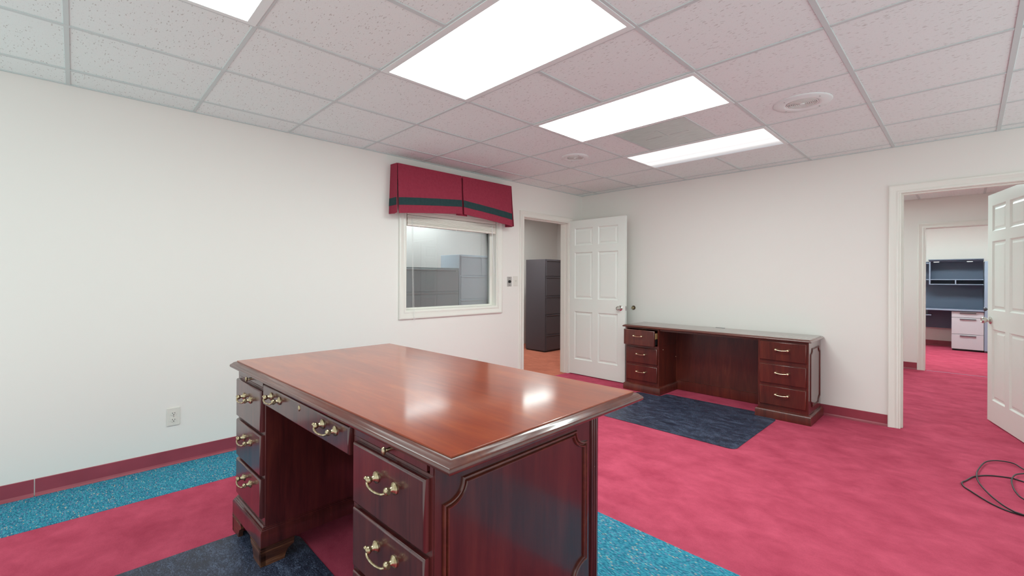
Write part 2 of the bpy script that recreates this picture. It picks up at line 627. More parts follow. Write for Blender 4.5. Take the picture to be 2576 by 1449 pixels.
LIT = {(i, j) for i in (0, 1) for j in (-2, 0, 2, 4)}
for a in range(len(xs) - 1):
    for b in range(len(ys) - 1):
        i, j = a - i0, b - j0
        if (i, j) in LIT or (i in (0, 1) and j == 3):
            continue
        x0, x1, y0, y1 = xs[a] + .004, xs[a + 1] - .004, ys[b] + .004, ys[b + 1] - .004
        if ys[b + 1] < -0.75 or xs[a] > 4.6:
            continue
        t = put('ceiling_tile', tile_mesh(x1 - x0, y1 - y0), ceil, ((x0 + x1) / 2, (y0 + y1) / 2, CEIL + .0035 + random.uniform(0, .003)))
V0, V1 = 1.795, 2.362
for x0, x1 in ((GX[3], V0), (V1, GX[5])):
    put('ceiling_tile', tile_mesh(x1 - x0 - .01, GY[8] - GY[7] - .01), ceil, ((x0 + x1) / 2, (GY[7] + GY[8]) / 2, CEIL + .004))
for x in (V0, V1):
    box('ceiling_tee', M['tee'], x - .008, x + .008, GY[7] + TW, GY[8] - TW, CEIL - .0005, CEIL + .025, ceil)
for x in xs[1:-1]:
    cuts = [(YE, GY[7] - TW), (GY[8] + TW, YB)] if abs(x - GX[4]) < .01 else [(YE, YB)]
    for ya, yb in cuts:
        box('ceiling_tee', M['tee'], x - TW, x + TW, ya, yb, CEIL, CEIL + .03, ceil, .0012)
for b, y in enumerate(ys[1:-1]):
    for a in range(len(xs) - 1):
        if y < -0.75 or xs[a] > 4.6: continue
        box('ceiling_tee', M['tee'], xs[a] + TW, xs[a + 1] - TW, y - TW * .85, y + TW * .85, CEIL + .0006, CEIL + .03, ceil, .0012)
# the middle tee stops at each light: cut by the fixture, which sits below it
trim_l = box('trim_1', M['tee'], 0.0, 0.014, YE, YB, CEIL - .001, CEIL + .02)
tag(trim_l, 'thin white wall angle under the ceiling along the left wall', 'trim', kind='structure')
trim_b = box('trim_2', M['tee'], 0.014, 4.9, YB - .014, YB, CEIL - .001, CEIL + .02)
tag(trim_b, 'thin white wall angle under the ceiling along the back wall', 'trim', kind='structure')

# hall ceiling with its few visible tiles
hc = box('ceiling', M['white'], 1.9, 4.8, YB + WT, 12.1, CEIL + .05, CEIL + .08)
tag(hc, 'tiled ceiling of the hall beyond the right doorway', 'ceiling', kind='structure')
hx = [2.675, 3.285, 3.92, 4.53]; hy = [7.23, 7.84, HY]
for a in range(3):
    for b in range(2):
        put('ceiling_tile', tile_mesh(hx[a + 1] - hx[a] - .02, hy[b + 1] - hy[b] - .02), hc, ((hx[a] + hx[a + 1]) / 2, (hy[b] + hy[b + 1]) / 2, CEIL + .004))
for x in hx:
    box('ceiling_tee', M['tee'], x - TW, x + TW, 7.2, HY, CEIL, CEIL + .03, hc)
for y in hy[:2]:
    for a in range(3):
        box('ceiling_tee', M['tee'], hx[a] + TW, hx[a + 1] - TW, y - TW, y + TW, CEIL + .0006, CEIL + .03, hc)
fc = box('ceiling', M['white'], -2.42, 0, 0.2, 7.4, CEIL + .02, CEIL + .06)
tag(fc, 'plain white ceiling of the file room beyond the left wall', 'ceiling', kind='structure')


# ------------------------------------------------------------------ ceiling lights
def troffer(x0, x1, y0, y1, label, mat, z=CEIL, group='ceiling lights of the office'):
    cx, cy = (x0 + x1) / 2, (y0 + y1) / 2
    t = thing('ceiling_light', label, 'ceiling light', (cx, cy, z), 0, group)
    hx_, hy_ = (x1 - x0) / 2, (y1 - y0) / 2
    fr = MB()
    lx, ly = hx_ - .026, hy_ - .040
    for a0, a1, b0, b1 in ((-hx_ + .002, hx_ - .002, -hy_ + .002, -ly), (-hx_ + .002, hx_ - .002, ly, hy_ - .002), (-hx_ + .002, -lx, -ly, ly), (lx, hx_ - .002, -ly, ly)):
        fr.box(a0, a1, b0, b1, -.003, .03, .001)
    fr.build('frame', M['white'], t)
    box('lens', mat, -lx, lx, -ly, ly, -.0015, .02, t, .001)
    return t


troffer(GX[3], GX[5], GY[2], GY[3], 'ceiling light cut off by the top edge of the photo, left of the largest one', M['lens_near'])
troffer(GX[3], GX[5], GY[4], GY[5], 'largest and nearest bright ceiling light in the middle of the ceiling', M['lens'])
troffer(GX[3], GX[5], GY[6], GY[7], 'bright ceiling light between the largest one and the grey metal panel', M['lens_mid'])
troffer(GX[3], GX[5], GY[8], GY[9], 'farthest ceiling light, lamp tubes showing as bands behind its lens', M['lens_tubes'])
troffer(-2.25, -1.64, 3.1, 4.3, 'ceiling light of the file room above the pale cabinets behind the window', M['lens_file'], CEIL + .02, None)
troffer(-1.45, -0.84, 4.75, 5.95, 'ceiling light of the file room beyond the left doorway', M['lens_file_b'], CEIL + .02, None)
troffer(2.45, 3.65, 6.45, 7.05, 'added ceiling light, out of view, brightening the hall beyond the right doorway', M['lens_hall_added'], CEIL + .03, None)  # unseen fixture, added because the closed hall needs light
troffer(2.8, 4.0, 9.9, 10.5, 'added ceiling light, out of view, brightening the far room and its workstation', M['lens_far_added'], CEIL + .03, None)  # also added and unseen, lights the room behind the hall

# metal panel
vp = thing('ceiling_panel', 'dull grey metal ceiling panel between the two farther lights', 'ceiling panel', ((V0 + V1) / 2, (GY[7] + GY[8]) / 2, CEIL))
hw, hd = (V1 - V0) / 2 - .009, (GY[8] - GY[7]) / 2 - .013
box('plate', M['vent'], -hw, hw, -hd, hd, .001, .012, vp, .001)
m = MB()
m.box(-.012, .012, -.16, .02, -.0015, .003, .001)
m.build('rib', M['vent'], vp)
m = MB(); m.box(-.17, -.03, -.004, .004, -.0015, .003, .001); m.build('rib', M['vent'], vp)
m = MB(); m.box(.03, .19, -.004, .004, -.0015, .003, .001); m.build('rib', M['vent'], vp)


def speaker(x, y, R, r, label):
    t = thing('ceiling_speaker', label, 'speaker', (x, y, CEIL), 0, 'round ceiling speakers')
    MB().lathe([(R, .006), (R, .001), (R - .006, -.004), (r + .02, -.006), (r + .008, -.004), (r, .004), (r - .01, .006), (0, .006)], seg=48).build('bezel', M['white'], t)
    gm = plain('grille_paint', (0.74, 0.74, 0.71), 0.5) if 'grille' not in M else M['grille']
    M['grille'] = gm
    m = MB()
    n = 9
    for k in range(n):                                # concentric louvre rings
        a = r * (k + .30) / n; b = r * (k + .92) / n
        m.lathe([(a, .0035), (a, -.004), (b, -.004), (b, .0035)], seg=40)
    m.build('grille', gm, t)
    MB().lathe([(0, -.007), (.012, -.007), (.014, -.003), (.014, .003)], seg=16).build('hub', M['white'], t)
    sc = MB().lathe([(0, -.006), (.004, -.0058), (.004, 0)], seg=8).mesh('screw', M['steel'])
    for k in range(4):
        a = PI / 4 + k * PI / 2 + .2
        put('screw', sc, t, ((R - .03) * math.cos(a), (R - .03) * math.sin(a), -.003))
    return t


speaker(3.017, 3.375, .163, .088, 'larger round white ceiling speaker, nearer the right doorway')
speaker(1.165, 3.385, .128, .074, 'smaller round white ceiling speaker, beyond the left end of the lights')

# ------------------------------------------------------------------ casings, jambs
CAS = [(0.0, 0.0), (0.0, 0.010), (0.006, 0.013), (0.013, 0.0135), (0.017, 0.010), (0.030, 0.011), (0.036, 0.015), (0.048, 0.017), (0.054, 0.021), (0.064, 0.021), (0.068, 0.018), (0.068, 0.0)]
CASN = [(-o, h) for o, h in CAS]


def casing(name, fn, a0, a1, z1, label):
    path = [(a0, 0.002), (a0, z1), (a1, z1), (a1, 0.002)]
    o = MB().sweep(path, CASN, fn).build(name, M['trim'])
    return tag(o, label, 'trim', kind='structure')


fL = AX['yz'](0.0)
fB = AX['xz'](YB)
fH = AX['xz'](HY)
fB2 = lambda a, b, h: (a, YB + WT + h, b)
casing('trim_3', fL, DL0, DL1, DH - .012, 'cream moulded casing round the left doorway')
casing('trim_4', fB, DR0, DR1, DH - .015, 'cream moulded casing round the right doorway')
casing('trim_5', fH, D20, D21, 2.008, 'cream moulded casing round the far doorway in the hall')


def jamb(name, label, boxes, stops):
    m = MB()
    for b in boxes:
        m.box(*b)
    for b in stops:
        m.box(*b)
    return tag(m.build(name, M['trim'], smooth=False), label, 'trim', kind='structure')


jamb('trim_6', 'cream jamb lining inside the left doorway',
     [(-WT - .004, .002, DL0 - .002, DL0 + .014, 0, DH), (-WT - .004, .002, DL1 - .012, DL1 + .002, 0, DH), (-WT - .004, .002, DL0 + .014, DL1 - .012, DH - .016, DH + .002)],
     [(-.085, -.045, DL0 + .014, DL0 + .026, 0, DH - .016), (-.085, -.045, DL1 - .024, DL1 - .012, 0, DH - .016), (-.085, -.045, DL0 + .026, DL1 - .024, DH - .028, DH - .016)])
jamb('trim_7', 'cream jamb lining inside the right doorway',
     [(DR0 - .002, DR0 + .014, YB - .002, YB + WT + .004, 0, DH), (DR1 - .012, DR1 + .002, YB - .002, YB + WT + .004, 0, DH), (DR0 + .014, DR1 - .012, YB - .002, YB + WT + .004, DH - .018, DH + .002)],
     [(DR0 + .014, DR0 + .026, YB + .04, YB + .08, 0, DH - .018), (DR0 + .026, DR1 - .024, YB + .04, YB + .08, DH - .03, DH - .018)])
j = jamb('trim_8', 'cream jamb lining inside the far doorway in the hall',
         [(D20 - .002, D20 + .014, HY - .002, HY + WT + .004, 0, 2.02), (D21 - .012, D21 + .002, HY - .002, HY + WT + .004, 0, 2.02), (D20 + .014, D21 - .012, HY - .002, HY + WT + .004, 2.004, 2.022)], [])
box('strike_plate', M['steel'], D20 + .0135, D20 + .0155, HY + .01, HY + .05, .88, .94, j)

# baseboards (vinyl cove base with a toe)
BASEP = [(0.0, 0.0), (0.016, 0.0), (0.015, 0.005), (0.009, 0.012), (0.005, 0.022), (0.004, 0.098), (0.002, 0.1005), (0.0, 0.1005)]


def base_y(name, y0, y1, x, label):
    m = MB().prism(BASEP, lambda a, b, h: (x + a, h, b), y0, y1)
    return tag(m.build(name, M['vinyl']), label, 'baseboard', kind='structure')


def base_x(name, x0, x1, y, label):
    m = MB().prism(BASEP, lambda a, b, h: (h, y - a, b), x0, x1)
    return tag(m.build(name, M['vinyl']), label, 'baseboard', kind='structure')


base_y('baseboard_left', -0.158, DL0 - .07, 0, 'maroon vinyl cove base along the left wall, right of its seam')
base_y('baseboard_left', YE, -0.163, 0, 'short maroon vinyl base left of the seam at the left photo edge')
base_x('baseboard_back', 0.018, DR0 - .07, YB, 'maroon vinyl cove base along the back wall')
base_x('baseboard_back', DR1 + .07, 4.9, YB, 'maroon vinyl base right of the right doorway, outside the photo')
base_x('baseboard_hall', 1.92, D20 - .07, HY, 'maroon vinyl base along the hall wall beyond the right doorway')
base_x('baseboard_far', 2.2, 4.8, 12.08, 'maroon vinyl base under the workstation in the far room')


# ------------------------------------------------------------------ panel doors
def knob_mesh(mat, name='door_knob'):
    # axis along -y, rosette at y = 0
    R = Matrix.Rotation(PI / 2, 4, 'X')
    m = MB().lathe([(0, 0), (.033, 0), (.033, .004), (.026, .010), (.014, .013), (.012, .026), (.022, .030), (.0265, .036), (.027, .052), (.024, .060), (.016, .062), (.014, .059), (0, .059)], R, 24)
    return m.mesh(name, mat)


KNOB = knob_mesh(M['nickel'])
KNOB_D = knob_mesh(M['gunmetal'])


def door_leaf(name, wd, h, label, T=0.035, knob=KNOB, knob_far=KNOB, kz=.915):
    """hinge line at the origin, leaf along +x, face at y=0 looking to -y"""
    z0, k = .010, wd / .855
    px = [(.088 * k, .375 * k), (.460 * k, .752 * k)]
    pz = [(.205, .838), (1.008, 1.622), (1.712, 1.942)]
    m = MB()
    xc = [0, px[0][0], px[0][1], px[1][0], px[1][1], wd]
    zc = [z0, pz[0][0], pz[0][1], pz[1][0], pz[1][1], pz[2][0], pz[2][1], h]
    bm = m.bm
    V = {}
    for s, y in ((0, 0.0), (1, T)):
        for a, x in enumerate(xc):
            for b, z in enumerate(zc):
                V[s, a, b] = bm.verts.new((x, y, z))
    hole = lambda a, b: a in (1, 3) and b in (1, 3, 5)
    for a in range(5):
        for b in range(7):
            if hole(a, b):
                c = [(a, b), (a + 1, b), (a + 1, b + 1), (a, b + 1)]
                for q in range(4):
                    p, r = c[q], c[(q + 1) % 4]
                    bm.faces.new((V[0, p[0], p[1]], V[0, r[0], r[1]], V[1, r[0], r[1]], V[1, p[0], p[1]]))
            else:
                for s in (0, 1):
                    bm.faces.new((V[s, a, b], V[s, a + 1, b], V[s, a + 1, b + 1], V[s, a, b + 1]))
    for a in range(5):
        for b in (0, 7):
            bm.faces.new((V[0, a, b], V[0, a + 1, b], V[1, a + 1, b], V[1, a, b]))
    for b in range(7):
        for a in (0, 5):
            bm.faces.new((V[0, a, b], V[0, a, b + 1], V[1, a, b + 1], V[1, a, b]))
    o = m.build(name, M['door'], smooth=False)
    tag(o, label, 'door', kind='structure')
    for x0, x1 in px:
        for za, zb in pz:
            pm = MB()
            rings = [(0, .0006), (.012, .011), (.024, .011), (.040, .005)]
            for side in (0, 1):
                rr = []
                for ins, dep in rings:
                    y = dep if side == 0 else T - dep
                    rr.append([pm.bm.verts.new(c) for c in ((x0 + ins, y, za + ins), (x1 - ins, y, za + ins), (x1 - ins, y, zb - ins), (x0 + ins, y, zb - ins))])
                for r1, r2 in zip(rr, rr[1:]):
                    for q in range(4):
                        pm.bm.faces.new((r1[q], r1[(q + 1) % 4], r2[(q + 1) % 4], r2[q]))
                pm.bm.faces.new(rr[-1])
            pm.build('door_panel', M['door'], o, smooth=False)
    put('door_knob', knob, o, (wd - .067, 0, kz))
    put('door_knob', knob_far, o, (wd - .067, T, kz), (0, 0, PI))
    box('latch_plate', M['steel'], wd - .0005, wd + .0012, T / 2 - .012, T / 2 + .012, kz - .028, kz + .028, o)
    box('latch', M['steel'], wd, wd + .010, T / 2 - .006, T / 2 + .006, kz - .010, kz + .010, o)
    for z in (.22, 1.05, 1.84):
        MB().tube([(-.004, -.004, z - .045), (-.004, -.004, z + .045)], .0055, 8).build('hinge', M['trim'], o)
    return o


d1 = door_leaf('door_1', .857, 2.045, 'cream six panel door standing open against the back wall beside the credenza')
d1.location = (0.006, 4.775, 0)
d2 = door_leaf('door_2', .766, 2.045, 'cream six panel door swung open into the hall at the right photo edge')
# hinge at the right jamb, face towards -x
d2.location = (4.137, 5.226, 0)
d2.rotation_euler = (0, 0, math.atan2(5.951 - 5.217, 3.90 - 4.103))
d2.scale = (1, 1, 1)
d3 = door_leaf('door_3', .74, 2.0, 'far door of the workstation room, hidden but for its dark knob', knob=KNOB_D, knob_far=KNOB_D, kz=.86)
d3.location = (4.070, 8.72, 0)
d3.rotation_euler = (0, 0, math.radians(93.9))
# both open doors show the face that is at y = T once turned; move the leaf so that face keeps the measured line

# ------------------------------------------------------------------ window
wn = MB()
for y0, y1, z0, z1 in ((W0, W0 + .012, WZ0, WZ1), (W1 - .012, W1, WZ0, WZ1), (W0 + .012, W1 - .012, WZ0, WZ0 + .012), (W0 + .012, W1 - .012, WZ1 - .012, WZ1)):
    wn.box(-WT - .002, .001, y0, y1, z0, z1)
wn = wn.build('window_1', M['trim'], smooth=False)
tag(wn, 'interior window with cream lining under the burgundy valance', 'window', kind='structure')
st = MB()
for y0, y1, z0, z1 in ((W0 + .012, W0 + .042, WZ0 + .012, WZ1 - .012), (W1 - .042, W1 - .012, WZ0 + .012, WZ1 - .012), (W0 + .042, W1 - .042, WZ0 + .012, WZ0 + .03), (W0 + .042, W1 - .042, WZ1 - .04, WZ1 - .012)):
    st.box(-.112, -.072, y0, y1, z0, z1, .002)
st.build('sash', M['trim'], wn)
box('pane', M['glass'], -.094, -.090, W0 + .04, W1 - .04, WZ0 + .028, WZ1 - .038, wn)
wc = MB().sweep([(W0, WZ0), (W0, WZ1), (W1, WZ1), (W1, WZ0)], [(-o * 1.05, h) for o, h in CAS], fL, closed=True).build('trim_9', M['trim'])
tag(wc, 'cream moulded picture frame casing round the window', 'trim', kind='structure')

# raised blind
bl = thing('window_blind', 'cream horizontal blind pulled up to a stack at the window head', 'blind', (-.024, W0 + .016, 0))
L = W1 - W0 - .032
box('head_rail', M['slat'], -.022, .022, .004, L - .004, 1.885, 1.917, bl, .002)
sm = None
for k in range(16):
    z = 1.800 + k * .0052
    if sm is None:
        q = MB()
        q.prism([(-.0245, -.0022), (-.012, -.0004), (0, .0002), (.012, -.0004), (.0245, -.0022), (.0245, .0020), (.012, .0040), (0, .0046), (-.012, .0040), (-.0245, .0020)], lambda a, b, h: (a, h, b), 0.006, L - .006)
        sm = q.mesh('slat', M['slat'])
    put('slat', sm, bl, (random.uniform(-.002, .002), random.uniform(-.002, .002), z), (0, random.uniform(-.05, .05), 0))
box('bottom_rail', M['slat'], -.025, .025, .006, L - .006, 1.780, 1.797, bl, .003)
for y in (.14, .60, 1.03):
    MB().lathe([(0, -.006), (.008, -.005), (.009, 0), (.005, .002)], Matrix.Translation((.012, y, 1.780)), 10).build('cord_button', M['slat'], bl)
MB().tube([(.020, .052, 1.89), (.030, .052, 1.80), (.034, .053, 1.5), (.045, .055, 1.0), (.060, .057, .94), (.061, .058, .855)], .0014, 6).build('lift_cord', M['cord'], bl)
MB().tube([(.020, .062, 1.89), (.030, .062, 1.80), (.034, .064, 1.5), (.045, .068, 1.0), (.060, .070, .94), (.061, .070, .855)], .0014, 6).build('lift_cord', M['cord'], bl)
MB().tube([(.026, L - .062, 1.87), (.033, L - .060, 1.60), (.040, L - .040, 1.33)], .0042, 8).build('tilt_wand', M['cord'], bl)
MB().tube([(.039, L - .043, 1.35), (.044, L - .030, 1.29)], .002, 6).build('wand_tip', M['slat'], bl)

# ------------------------------------------------------------------ valance
VY0, VYC0, VYC1, VY1 = 2.112, 2.842, 2.862, 3.560
VT = 2.326
va = thing('valance', 'burgundy box pleated cloth valance with a dark green band above the window', 'valance', (0, 0, 0))


def rise(s):                                            # hem height above the corner level; s = 0 corner .. 1 centre
    return .066 * (s ** 0.9)


def cloth_panel(y0, y1, r0, r1, z_from, z_to, bulge, thick, name, mat, parent, bow=.0):
    """curtain of cloth between two heights measured from the hem (0) to the head (1)"""
    m = MB()
    nu, nv = 26, 10
    grid = []
    for side in (0, 1):
        g = []
        for a in range(nu + 1):
            u = a / nu
            y = y0 + (y1 - y0) * u
            s = r0 + (r1 - r0) * u
            hem = 1.864 + rise(s)
            row = []
            for b in range(nv + 1):
                t = z_from + (z_to - z_from) * b / nv if isinstance(z_from, float) else 0
                zz = hem + t * (VT - hem) if z_to <= 1.0 and z_from < 1 and name == 'panel' else hem + t
                tt = (zz - hem) / (VT - hem)
                x = .122 + .026 * (1 - tt) ** 1.4 + bow * math.sin(PI * u) * (1 - tt) + .0025 * math.sin(23 * u + 2 * tt) * (1 - tt) + bulge
                row.append(m.bm.verts.new((x - side * thick, y, zz)))
            g.append(row)
        grid.append(g)
    F = m.bm.faces.new
    for side in (0, 1):
        g = grid[side]
        for a in range(nu):
            for b in range(nv):
                F((g[a][b], g[a + 1][b], g[a + 1][b + 1], g[a][b + 1])).smooth = True
    A, B = grid
    for a in range(nu):
        F((A[a][0], A[a + 1][0], B[a + 1][0], B[a][0])); F((A[a][nv], A[a + 1][nv], B[a + 1][nv], B[a][nv]))
    for b in range(nv):
        F((A[0][b], A[0][b + 1], B[0][b + 1], B[0][b])); F((A[nu][b], A[nu][b + 1], B[nu][b + 1], B[nu][b]))
    return m.build(name, mat, parent)


p1 = cloth_panel(VY0, VYC0, 0, 1, 0.0, 1.0, 0, .006, 'panel', M['burgundy'], va, .010)
cloth_panel(VY0, VYC0, 0, 1, .075, .145, .0022, .003, 'band', M['band'], p1, .010)
p2 = cloth_panel(VYC1, VY1, 1, 0, 0.0, 1.0, 0, .006, 'panel', M['burgundy'], va, .010)
cloth_panel(VYC1, VY1, 1, 0, .075, .145, .0022, .003, 'band', M['band'], p2, .010)
# inset of the centre pleat, returns and the head board
m = MB()
m.prism([(VYC0 - .06, 1.915), (VYC1 + .06, 1.915), (VYC1 + .03, VT - .004), (VYC0 - .03, VT - .004)], lambda a, b, h: (h + (VT - b) * .045, a, b), .098, .103)
m.build('pleat_inset', M['burgundy'], va)
for nm, y0, yb, s in (('return', VY0 - .003, 2.083, 1), ('return', VY1 + .003, 3.585, -1)):
    m = MB()
    m.prism([(.003, VT + .004), (.118, VT), (.130, 2.1), (.146, 1.868), (.10, 1.862), (.003, 1.868)], lambda a, b, h: (a, y0 - s * (.003 + .016 * (VT - b) / .46) + h, b), -.002, .002)
    r = m.build('return', M['burgundy'], va)
    m = MB()
    m.prism([(.004, 2.010), (.1335, 2.010), (.139, 1.940), (.004, 1.940)], lambda a, b, h: (a, y0 - s * (.0055 + .016 * (VT - b) / .46) + h, b), -.0016, .0016)
    m.build('band', M['band'], r)
box('head_board', M['burgundy'], .002, .118, VY0, VY1, VT - .022, VT - .001, va)

# ------------------------------------------------------------------ wall plates
def outlet(y, z, label):
    t = thing('wall_outlet', label, 'outlet', (0, y, z), 0, 'wall outlets')
    box('plate', M['ivory'], .0, .0065, -.036, .036, -.060, .060, t, .003, 2)
    face = MB().prism([(.0165 * max(-.86, min(.86, math.cos(a))) * 1.06, .0145 * math.sin(a)) for a in [2 * PI * k / 20 for k in range(20)]], lambda a, b, h: (h, a, b), .004, .0088).mesh('receptacle', M['ivory'])
    slot = MB().box(.0086, .0092, -.0012, .0012, -.004, .004).mesh('slot', M['dark'])
    hole = MB().box(.0086, .0092, -.0024, .0024, -.0024, .0024, .001).mesh('slot', M['dark'])
    for dz in (.0215, -.0215):
        f = put('receptacle', face, t, (0, 0, dz))
        put('slot', slot, f, (0, -.0064, .003)); put('slot', slot, f, (0, .0064, .003)); put('slot', hole, f, (0, 0, -.008))
    MB().lathe([(0, .0075), (.003, .0072), (.003, .005)], Matrix.Rotation(PI / 2, 4, 'Y'), 8).build('screw', M['steel'], t)
    return t


outlet(.485, .325, 'ivory duplex outlet low on the left wall near the photo edge')
outlet(3.142, .325, 'ivory outlet on the left wall showing just above the desk top')
t = thing('wall_control', 'small metal control plate with black knob beside the window', 'control', (0, 3.652, 1.236))
box('plate', M['steel'], 0, .005, -.036, .036, -.057, .057, t, .002)
MB().lathe([(0, .022), (.013, .021), (.016, .016), (.017, .004)], Matrix.Rotation(PI / 2, 4, 'Y'), 16).build('knob', M['black'], t)
for dz in (.042, -.042):
    MB().lathe([(0, .0068), (.004, .0062), (.004, .003)], Matrix.Translation((0, 0, dz)) @ Matrix.Rotation(PI / 2, 4, 'Y'), 8).build('screw', M['black'], t)
t = thing('light_switch', 'ivory light switch plate beside the left doorway casing', 'switch', (0, 3.754, 1.242))
box('plate', M['ivory'], 0, .006, -.036, .036, -.058, .058, t, .003, 2)
MB().prism([(.005, -.012), (.007, -.012), (.016, .006), (.014, .010), (.005, .012)], lambda a, b, h: (a, h, b), -.005, .005).build('toggle', M['ivory'], t)
t = thing('door_stop', 'round dark bronze door stop on the back wall above the credenza', 'door stop', (.813, YB, .910))
MB().lathe([(0, .020), (.010, .020), (.012, .024), (.017, .024), (.021, .018), (.024, .006), (.027, .003), (.027, 0), (0, 0)], Matrix.Rotation(PI / 2, 4, 'X'), 24).build('cup', M['bronze'], t)
MB().lathe([(.0115, .0205), (.0125, .0255), (.0165, .0255), (.0175, .0245)], Matrix.Rotation(PI / 2, 4, 'X'), 24).build('rim', M['pale_brass'], t)


# ------------------------------------------------------------------ chair mats
def chair_mat(poly, label, loc):
    # rounded outline, bevelled rim
    pts = []
    n = len(poly)
    for i in range(n):
        p, a, b = Vector(poly[i]), Vector(poly[i - 1]), Vector(poly[(i + 1) % n])
        r = .045
        d1, d2 = (a - p).normalized(), (b - p).normalized()
        s, e = p + d1 * r, p + d2 * r
        for k in range(6):
            t = k / 5
            pts.append(((1 - t) ** 2 * s + 2 * t * (1 - t) * p + t * t * e)[:])
    m = MB()
    m.sweep(pts[::-1], [(-.010, .0032), (-.004, .0026), (0, .0008), (0, 0)], lambda a, b, h: (a, b, h), closed=True, cap=True)
    o = m.build('chair_mat', M['mat'])
    o.location = loc
    return tag(o, label, 'chair mat', 'navy chair mats')


chair_mat([(1.18, 3.53), (2.553, 3.53), (2.553, 4.558), (2.352, 4.558), (2.352, 4.68), (1.452, 4.68), (1.452, 4.535), (1.18, 4.535)],
          'dark navy chair mat lying in front of the credenza on pink carpet', (0, 0, 0))
chair_mat([(1.255, -.55), (2.62, -.55), (2.62, .66), (2.40, .66), (2.40, .785), (1.46, .785), (1.46, .66), (1.255, .66)],
          'dark navy chair mat under the kneehole of the large desk', (0, 0, 0))


# ------------------------------------------------------------------ pulls
def bail_pull():
    m = MB()
    R = Matrix.Rotation(PI / 2, 4, 'X')                 # +z of the lathe -> -y
    post = [(.0165, 0), (.0165, .003), (.0125, .0065), (.0075, .010), (.0062, .016), (.0095, .020), (.0110, .025), (.0085, .030), (.004, .033), (0, .033)]
    for x in (-.048, .048):
        m.lathe(post, Matrix.Translation((x, 0, 0)) @ R, 22)
    pts = [(-.062, -.026, .002), (-.055, -.027, .000), (-.050, -.029, -.004), (-.038, -.034, -.009), (-.016, -.037, -.0115), (0, -.0375, -.012),
           (.016, -.037, -.0115), (.038, -.034, -.009), (.050, -.029, -.004), (.055, -.027, .000), (.062, -.026, .002)]
    m.tube(pts, lambda t: .0036 + .0026 * max(0, abs(t - .5) * 2 - .72) / .28, 8, 3)
    return m.mesh('handle', M['brass'])


def bow_pull():
    m = MB()
    R = Matrix.Rotation(PI / 2, 4, 'X')
    for x in (-.048, .048):
        m.lathe([(.0085, 0), (.0085, .003), (.005, .007), (.005, .014), (.0095, .019), (.0110, .025), (.0085, .030), (0, .033)], Matrix.Translation((x, 0, 0)) @ R, 20)
    m.tube([(-.048, -.025, 0), (-.024, -.028, -.003), (0, -.029, -.004), (.024, -.028, -.003), (.048, -.025, 0)], .0042, 8, 3)
    return m.mesh('handle', M['pale_brass'])


BAIL, BOW = bail_pull(), bow_pull()


def drawer_front(name, mat, x0, x1, y0, y1, z0, z1, parent, pulls, me, zoff=0.0):
    """front plate at y0 (outer face) .. y1 with a small thumbnail edge"""
    m = MB()
    prof = [(.0, 0), (.0, y1 - y0 - .007), (-.004, y1 - y0 - .002), (-.0075, y1 - y0)]
    m.sweep([(x0, z0), (x0, z1), (x1, z1), (x1, z0)], [(-o_, h_) for o_, h_ in [(0, 0), (0, y1 - y0 - .006), (-.003, y1 - y0 - .0015), (-.006, y1 - y0)]],
            lambda a, b, h: (a, y1 - h, b), closed=True, cap=True)
    d = m.build(name, mat, parent)
    for px in pulls:
        put('handle', me, d, (px, y0, (z0 + z1) / 2 + zoff))
    return d


# ------------------------------------------------------------------ executive desk (local u along x, v along y)
TH = math.radians(1.6)
desk = thing('executive_desk', 'large dark mahogany double pedestal desk with glossy top and brass bail pulls', 'desk', (1.1592, 0.5635, 0.0035), TH)
T, LU, LV = .8465, 1.79, .919
PROF = [(-.030, T), (-.0275, T - .0005), (-.0265, T - .004), (-.022, T - .0052), (-.014, T - .0085), (-.0085, T - .0145), (-.005, T - .0165), (-.0015, T - .020), (0, T - .025), (-.0015, T - .031), (-.006, T - .0345), (-.020, T - .037)]
loop = [(0, 0), (LU, 0), (LU, LV), (0, LV)]
ident = lambda a, b, h: (a, b, h)
MB().sweep(loop, PROF[2:], ident, closed=True, cap=True).build('desk_edge', M['edge'], desk)
MB().sweep(loop, [(-.0265, T - .006), (-.0265, T - .0006), (-.0275, T)], ident, closed=True, cap=True).build('desk_top', M['top'], desk)
PL, PR = (.045, .447), (1.272, 1.688)
VB = .760
